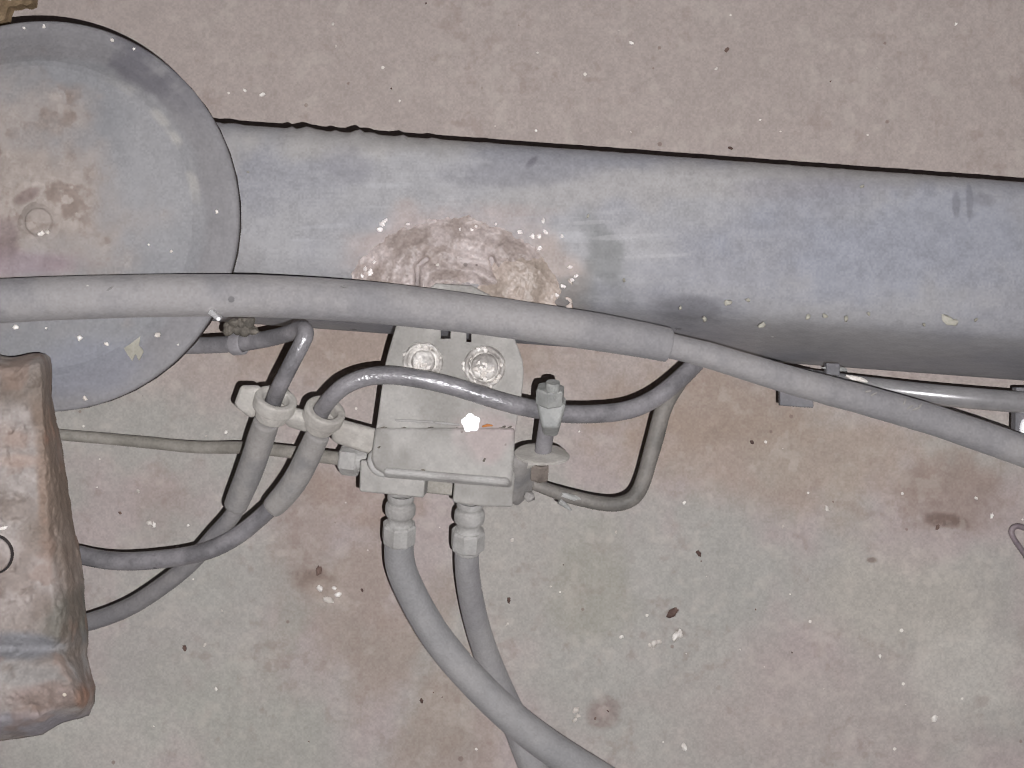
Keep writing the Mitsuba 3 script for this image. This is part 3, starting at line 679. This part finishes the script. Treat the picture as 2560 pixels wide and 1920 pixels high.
# ------------------------------------------------------------------ the two hoses below the valve
add('valve_hose', tube([(999, 1340, .116, 72), (997, 1366, .112, 74), (1003, 1420, .104, 76), (1028, 1482, .097, 77), (1092, 1593, .090, 78), (1193, 1712, .084, 80), (1282, 1796, .080, 82), (1375, 1868, .076, 84), (1470, 1930, .072, 86), (1640, 2040, .066, 86)], sides=28, lump=.015), 'lower_hose_mat', smooth=50)
lab('valve_hose', 'thick grey hose from the left port of the valve, crossing over the other hose', 'hose')
add('valve_hose_001', tube([(1169, 1352, .114, 60), (1167, 1385, .108, 61), (1175, 1480, .085, 62), (1204, 1600, .056, 63), (1248, 1715, .036, 66), (1290, 1810, .027, 70), (1318, 1880, .024, 72), (1352, 1960, .024, 74), (1400, 2060, .024, 74)], sides=26, lump=.015), 'under_hose_mat', smooth=50)
lab('valve_hose_001', 'darker thinner hose from the right port, passing under the thick one', 'hose')

# ------------------------------------------------------------------ right pipe with shiny highlight and its end bracket
add('steel_pipe__pipe', tube([(1900, 928, .060, 49), (2090, 957, .0905, 50), (2200, 971, .1045, 51), (2300, 983, .114, 52), (2400, 993, .1195, 53), (2555, 1006, .1215, 54), (2800, 1025, .120, 55)], sides=30), 'steel_pipe_mat', smooth=50)
add('steel_pipe__scale_chip', chip(P(2138, 946, .1085), L(28, .12), L(6, .12), .001, 12, -.25), 'crumb_mat', smooth=True)
add('steel_pipe__scale_chip', chip(P(2085, 922, .124), L(30, .12), L(7, .12), .001, 13, -.12), 'stud_mat', smooth=True)
lab('steel_pipe', 'smooth steel pipe below the axle at the right edge, partly behind the hose', 'pipe')
add('end_bracket', slab([(2541, 968), (2700, 974), (2700, 1130), (2537, 1110)], .095, .107, .001), 'tab_mat', smooth=30)
lab('end_bracket', 'grey upright plate at the right edge, across the steel pipe', 'bracket')
o = P(2563, 1072, .107)
add('white_button', lathe([(0, .0035), (L(9, .107), .0032), (L(13, .107), .0018), (L(14, .107), 0)], o, [0, 0, 1], 24), 'white_enamel_mat', smooth=60)
vv = mesh_of(lathe([(0, .0035), (L(9, .107), .0032), (L(13, .107), .0018), (L(14, .107), 0)], [0, 0, 0], [0, 0, 1], 24)).vertices * [1, 1.9, 1] + o
scene['white_button'] = ply(trimesh.Trimesh(vv, lathe([(0, 0)] * 4, [0, 0, 0], [0, 0, 1], 24).faces, process=False), 'white_enamel_mat', smooth=60)
lab('white_button', 'white oval button on the plate at the right edge', 'button')

# wire hook at the right edge
add('wire_hook', tube([(2640, 1480, .012, 15), (2575, 1406, .014, 15), (2548, 1366, .015, 15), (2531, 1338, .016, 15), (2530, 1324, .017, 15), (2540, 1316, .017, 15), (2556, 1318, .017, 15), (2580, 1330, .016, 15), (2660, 1400, .014, 15)], sides=12, step=.0012, lump=.08), 'hook_mat', smooth=50)
lab('wire_hook', 'bent brown wire hook lying on the floor at the right edge', 'hook')

# ------------------------------------------------------------------ cable tie round the first pipe
tie_c = P(596, 858, .158); tie_ax = P(640, 854, .163) - P(560, 861, .152)
add('cable_tie__band', ring(L(30, .158), L(22, .158), L(31, .158), tie_c, tie_ax, .0008), 'grey_strap_mat', smooth=50)
lp = []
for i, (x, y, z, r) in enumerate([(572, 826, .170, 13), (584, 808, .172, 13), (604, 806, .171, 14), (624, 806, .170, 14), (634, 826, .168, 14), (612, 826, .168, 16), (592, 826, .169, 12), (640, 842, .165, 9), (566, 814, .171, 8)]):
    lp.append(m3.Manifold.sphere(float(L(r, z)), 14).translate([float(q) for q in P(x, y, z)]))
vm = mesh_of(m3.Manifold.batch_boolean(lp, m3.OpType.Add).refine_to_length(.0016)); vv = vm.vertices.copy(); vv += .0042 * (meshkit.fbm(vv * 190, 3)[:, None] - .5)
k = add('cable_tie__lump', trimesh.Trimesh(vv, vm.faces, process=False), 'dark_dirt_mat', smooth=True)
lab(k, 'dark dirt caked over the head of the tie')
lab('cable_tie', 'grey cable tie caked with dirt on the pipe beside the disc', 'cable tie')
add('white_tab', hull([(P(526, 782, .264), .0015), (P(530, 779, .264), .0015), (P(550, 794, .258), .0015), (P(546, 797, .291), .0015)], 12), 'white_plastic_mat', smooth=50)
lab('white_tab', 'tiny bright white strip at the disc edge under the long hose', 'strip')

# ------------------------------------------------------------------ rusty casting at the lower left
ys_e = [884, 890, 911, 950, 985, 1029, 1073, 1182, 1313, 1359, 1452, 1573, 1613, 1640, 1694, 1735, 1775, 1795, 1815]
xs_e = [118, 128, 133, 134, 132, 140, 152, 168, 187, 198, 212, 222, 224, 220, 230, 242, 240, 225, 200]


def casting():
    NY, NF, NX = 300, 34, 110
    zc, zb, x_left = .290, .234, -330
    yf, xf = [884, 966, 1205, 1400, 1470, 1540, 1600, 1640, 1700, 1760, 1800], [100, 104, 112, 120, 128, 140, 142, 144, 176, 196, 190]
    xb, yb = [-330, 0, 40, 109, 149, 202, 225, 245], [1846, 1852, 1848, 1836, 1811, 1797, 1788, 1770]
    V = []
    for t in np.linspace(0, 1, NY):
        ys = 884 + t * (1795 - 884)
        sil, front = float(np.interp(ys, ys_e, xs_e)), float(np.interp(ys, yf, xf))
        row = []
        for q in np.linspace(0, 1, NF):                                  # the flank that faces the middle of the picture
            row.append((sil + (front - sil) * q ** 1.15, zb + (zc - zb) * (1 - (1 - q) ** 1.7)))
        for u in np.linspace(0, 1, NX)[1:]:
            row.append((front + (x_left - front) * u, zc))
        for x, z in row:
            top = 887 + 5 * math.sin(x * .05)
            bot = float(np.interp(x, xb, yb))
            y = top + t * (bot - top)
            k = (z - zb) / (zc - zb)
            dy = L(y - top, zc); z -= k * .022 * max(0, 1 - dy / .010) ** 2          # rounded upper end
            db = L(bot - y, zc); z -= k * .030 * max(0, 1 - db / .014) ** 2          # rounded lower end
            z += k * .0075 * math.exp(-((y - 1715) / 60) ** 2)                       # thick foot
            z -= k * (.0065 * math.exp(-((y - 1622) / 22) ** 2) + .003 * math.exp(-((y - 1240) / 22) ** 2 - ((x - 10) / 70) ** 2))
            z += k * .003 * math.exp(-((y - 1100) / 50) ** 2)
            V.append(P(x, y, z))
    V = np.array(V)
    n = NF + NX - 1
    a = meshkit.fbm(V * 60, 4) - .5
    b = meshkit.fbm(V * 190 + 5, 4) - .5
    pits = np.clip(meshkit.fbm(V * 130 + 31, 3) - .60, 0, 1)
    V[:, 2] += .0034 * a + .0022 * b - .012 * pits
    V[:, 0] += .0030 * a + .0020 * b - .0006
    idx = np.arange(NY * n).reshape(NY, n)
    f = [np.c_[idx[:-1, :-1].ravel(), idx[:-1, 1:].ravel(), idx[1:, 1:].ravel()], np.c_[idx[:-1, :-1].ravel(), idx[1:, 1:].ravel(), idx[1:, :-1].ravel()]]
    edge = np.r_[idx[0, ::-1], idx[1:, 0], idx[-1, 1:]]                  # ends and flank carried back
    back = V[edge].copy(); back[:, 2] = .18
    back[:, 0] -= .024
    off, m = len(V), len(edge)
    e = np.arange(m - 1)
    f += [np.c_[edge[:-1], edge[1:], off + e + 1], np.c_[edge[:-1], off + e + 1, off + e]]
    return trimesh.Trimesh(np.vstack([V, back]), np.vstack(f), process=False)


add('rusty_casting__body', casting(), 'rust_mat', smooth=True)
pc = P(-17, 1386, .2912)
add('rusty_casting__pin', lathe([(0, .0030), (L(40, .291), .0030), (L(45, .291), .0020), (L(46.5, .291), 0), (L(46.5, .291), -.006)], pc, [0, 0, 1], 48), 'rust_mat', smooth=50)
k = add('rusty_casting__pin_shade_ring', ring(L(50.5, .291), L(46.2, .291), .0060, pc + [0, 0, -.0008], [0, 0, 1], .0004), 'shade_black_mat', smooth=50)  # dark ring in place of the shade inside a groove
lab(k, 'dark ring standing for the shade in the groove round the pin')
add('rusty_casting__scale_chip', chip(P(8, 1320, .2950), L(10, .29), L(5, .29), .0012, 77, .4), 'crumb_mat', smooth=True)
lab('rusty_casting', 'rough rusty brown metal casting at the lower left edge', 'bracket')

# brown bracket corner at the upper left
add('corner_bracket', slab([(-90, -90), (86, -90), (80, 14), (16, 18), (14, 50), (-90, 60)], .16, .172, .0006), 'brown_rust_mat')
cp = [(-90, -90), (88, -90), (80, 8), (66, 14), (52, 10), (40, 15), (22, 16), (15, 34), (13, 48), (-2, 54), (-90, 60)]
cm = trimesh.creation.extrude_polygon(Polygon([P(x, y, .172)[:2] for x, y in cp]), .014); cm.apply_translation([0, 0, .158])
scene['corner_bracket'] = ply(cm, 'brown_rust_mat', smooth=False)
lab('corner_bracket', 'corner of a rusty brown bracket at the upper left, above the disc', 'bracket')

# ------------------------------------------------------------------ crumbs lying on the floor
cr, dk = [], []
spots = [(1635, 1608, 9), (1648, 1604, 7), (1690, 1590, 10), (1700, 1584, 8), (1625, 1614, 6), (1553, 1592, 5), (1440, 1775, 8), (1444, 1790, 6), (1437, 1800, 5), (2335, 1797, 8), (1710, 1866, 7), (800, 1470, 8), (820, 1500, 9), (846, 1486, 7), (835, 1470, 6),
         (1280, 1350, 5), (2068, 1272, 6), (1957, 1316, 4), (1710, 1257, 4), (372, 1307, 8), (385, 1312, 6), (345, 1228, 5), (565, 1080, 5), (470, 1313, 4), (354, 1090, 3), (540, 1723, 5), (512, 1612, 4), (555, 1527, 3), (1400, 1480, 3),
         (1578, 107, 5), (1344, 132, 3), (1340, 327, 4), (655, 237, 6), (612, 226, 4), (832, 60, 4), (840, 115, 3), (1790, 172, 4), (2390, 60, 4), (1900, 300, 3), (1270, 1735, 4), (1268, 1560, 4), (1540, 1330, 3), (2480, 1290, 5), (2440, 1245, 4), (2200, 1640, 4)]
for i, (x, y, r) in enumerate(spots):
    cr.append(chip(P(x, y, .001), L(r, 0) * (.9 + .5 * rng.random()), L(r, 0) * .8, L(r, 0) * .5, 500 + i, rng.random() * 3))
for i in range(60):
    x, y, r = rng.uniform(-60, 2620), rng.uniform(-60, 1980), rng.uniform(1.0, 2.6)
    (cr if rng.random() < .5 else dk).append(chip(P(x, y, .0004), L(r, 0), L(r, 0) * .8, L(r, 0) * .6, 700 + i, rng.random() * 3))
for i, (x, y, r) in enumerate([(1680, 1531, 13), (1826, 370, 5), (1818, 125, 6), (797, 1426, 10), (1880, 1105, 5), (1747, 1383, 7), (1272, 1500, 6), (1520, 1778, 3), (1488, 1796, 3), (462, 1620, 7), (300, 1282, 4), (905, 1475, 4), (1054, 1752, 5), (2344, 1318, 6), (640, 1010, 4)]):
    dk.append(chip(P(x, y, .0006), L(r, 0) * 1.2, L(r, 0) * .7, L(r, 0) * .35, 900 + i, rng.random() * 3))
add('pale_grit', cat(*cr), 'crumb_mat', smooth=True)
lab('pale_grit', 'white and pale crumbs of grit scattered on the concrete', 'grit', kind='stuff')
add('dark_grit', cat(*dk), 'dark_crumb_mat', smooth=True)
lab('dark_grit', 'dark brown crumbs and dirt bits scattered on the concrete', 'grit', kind='stuff')
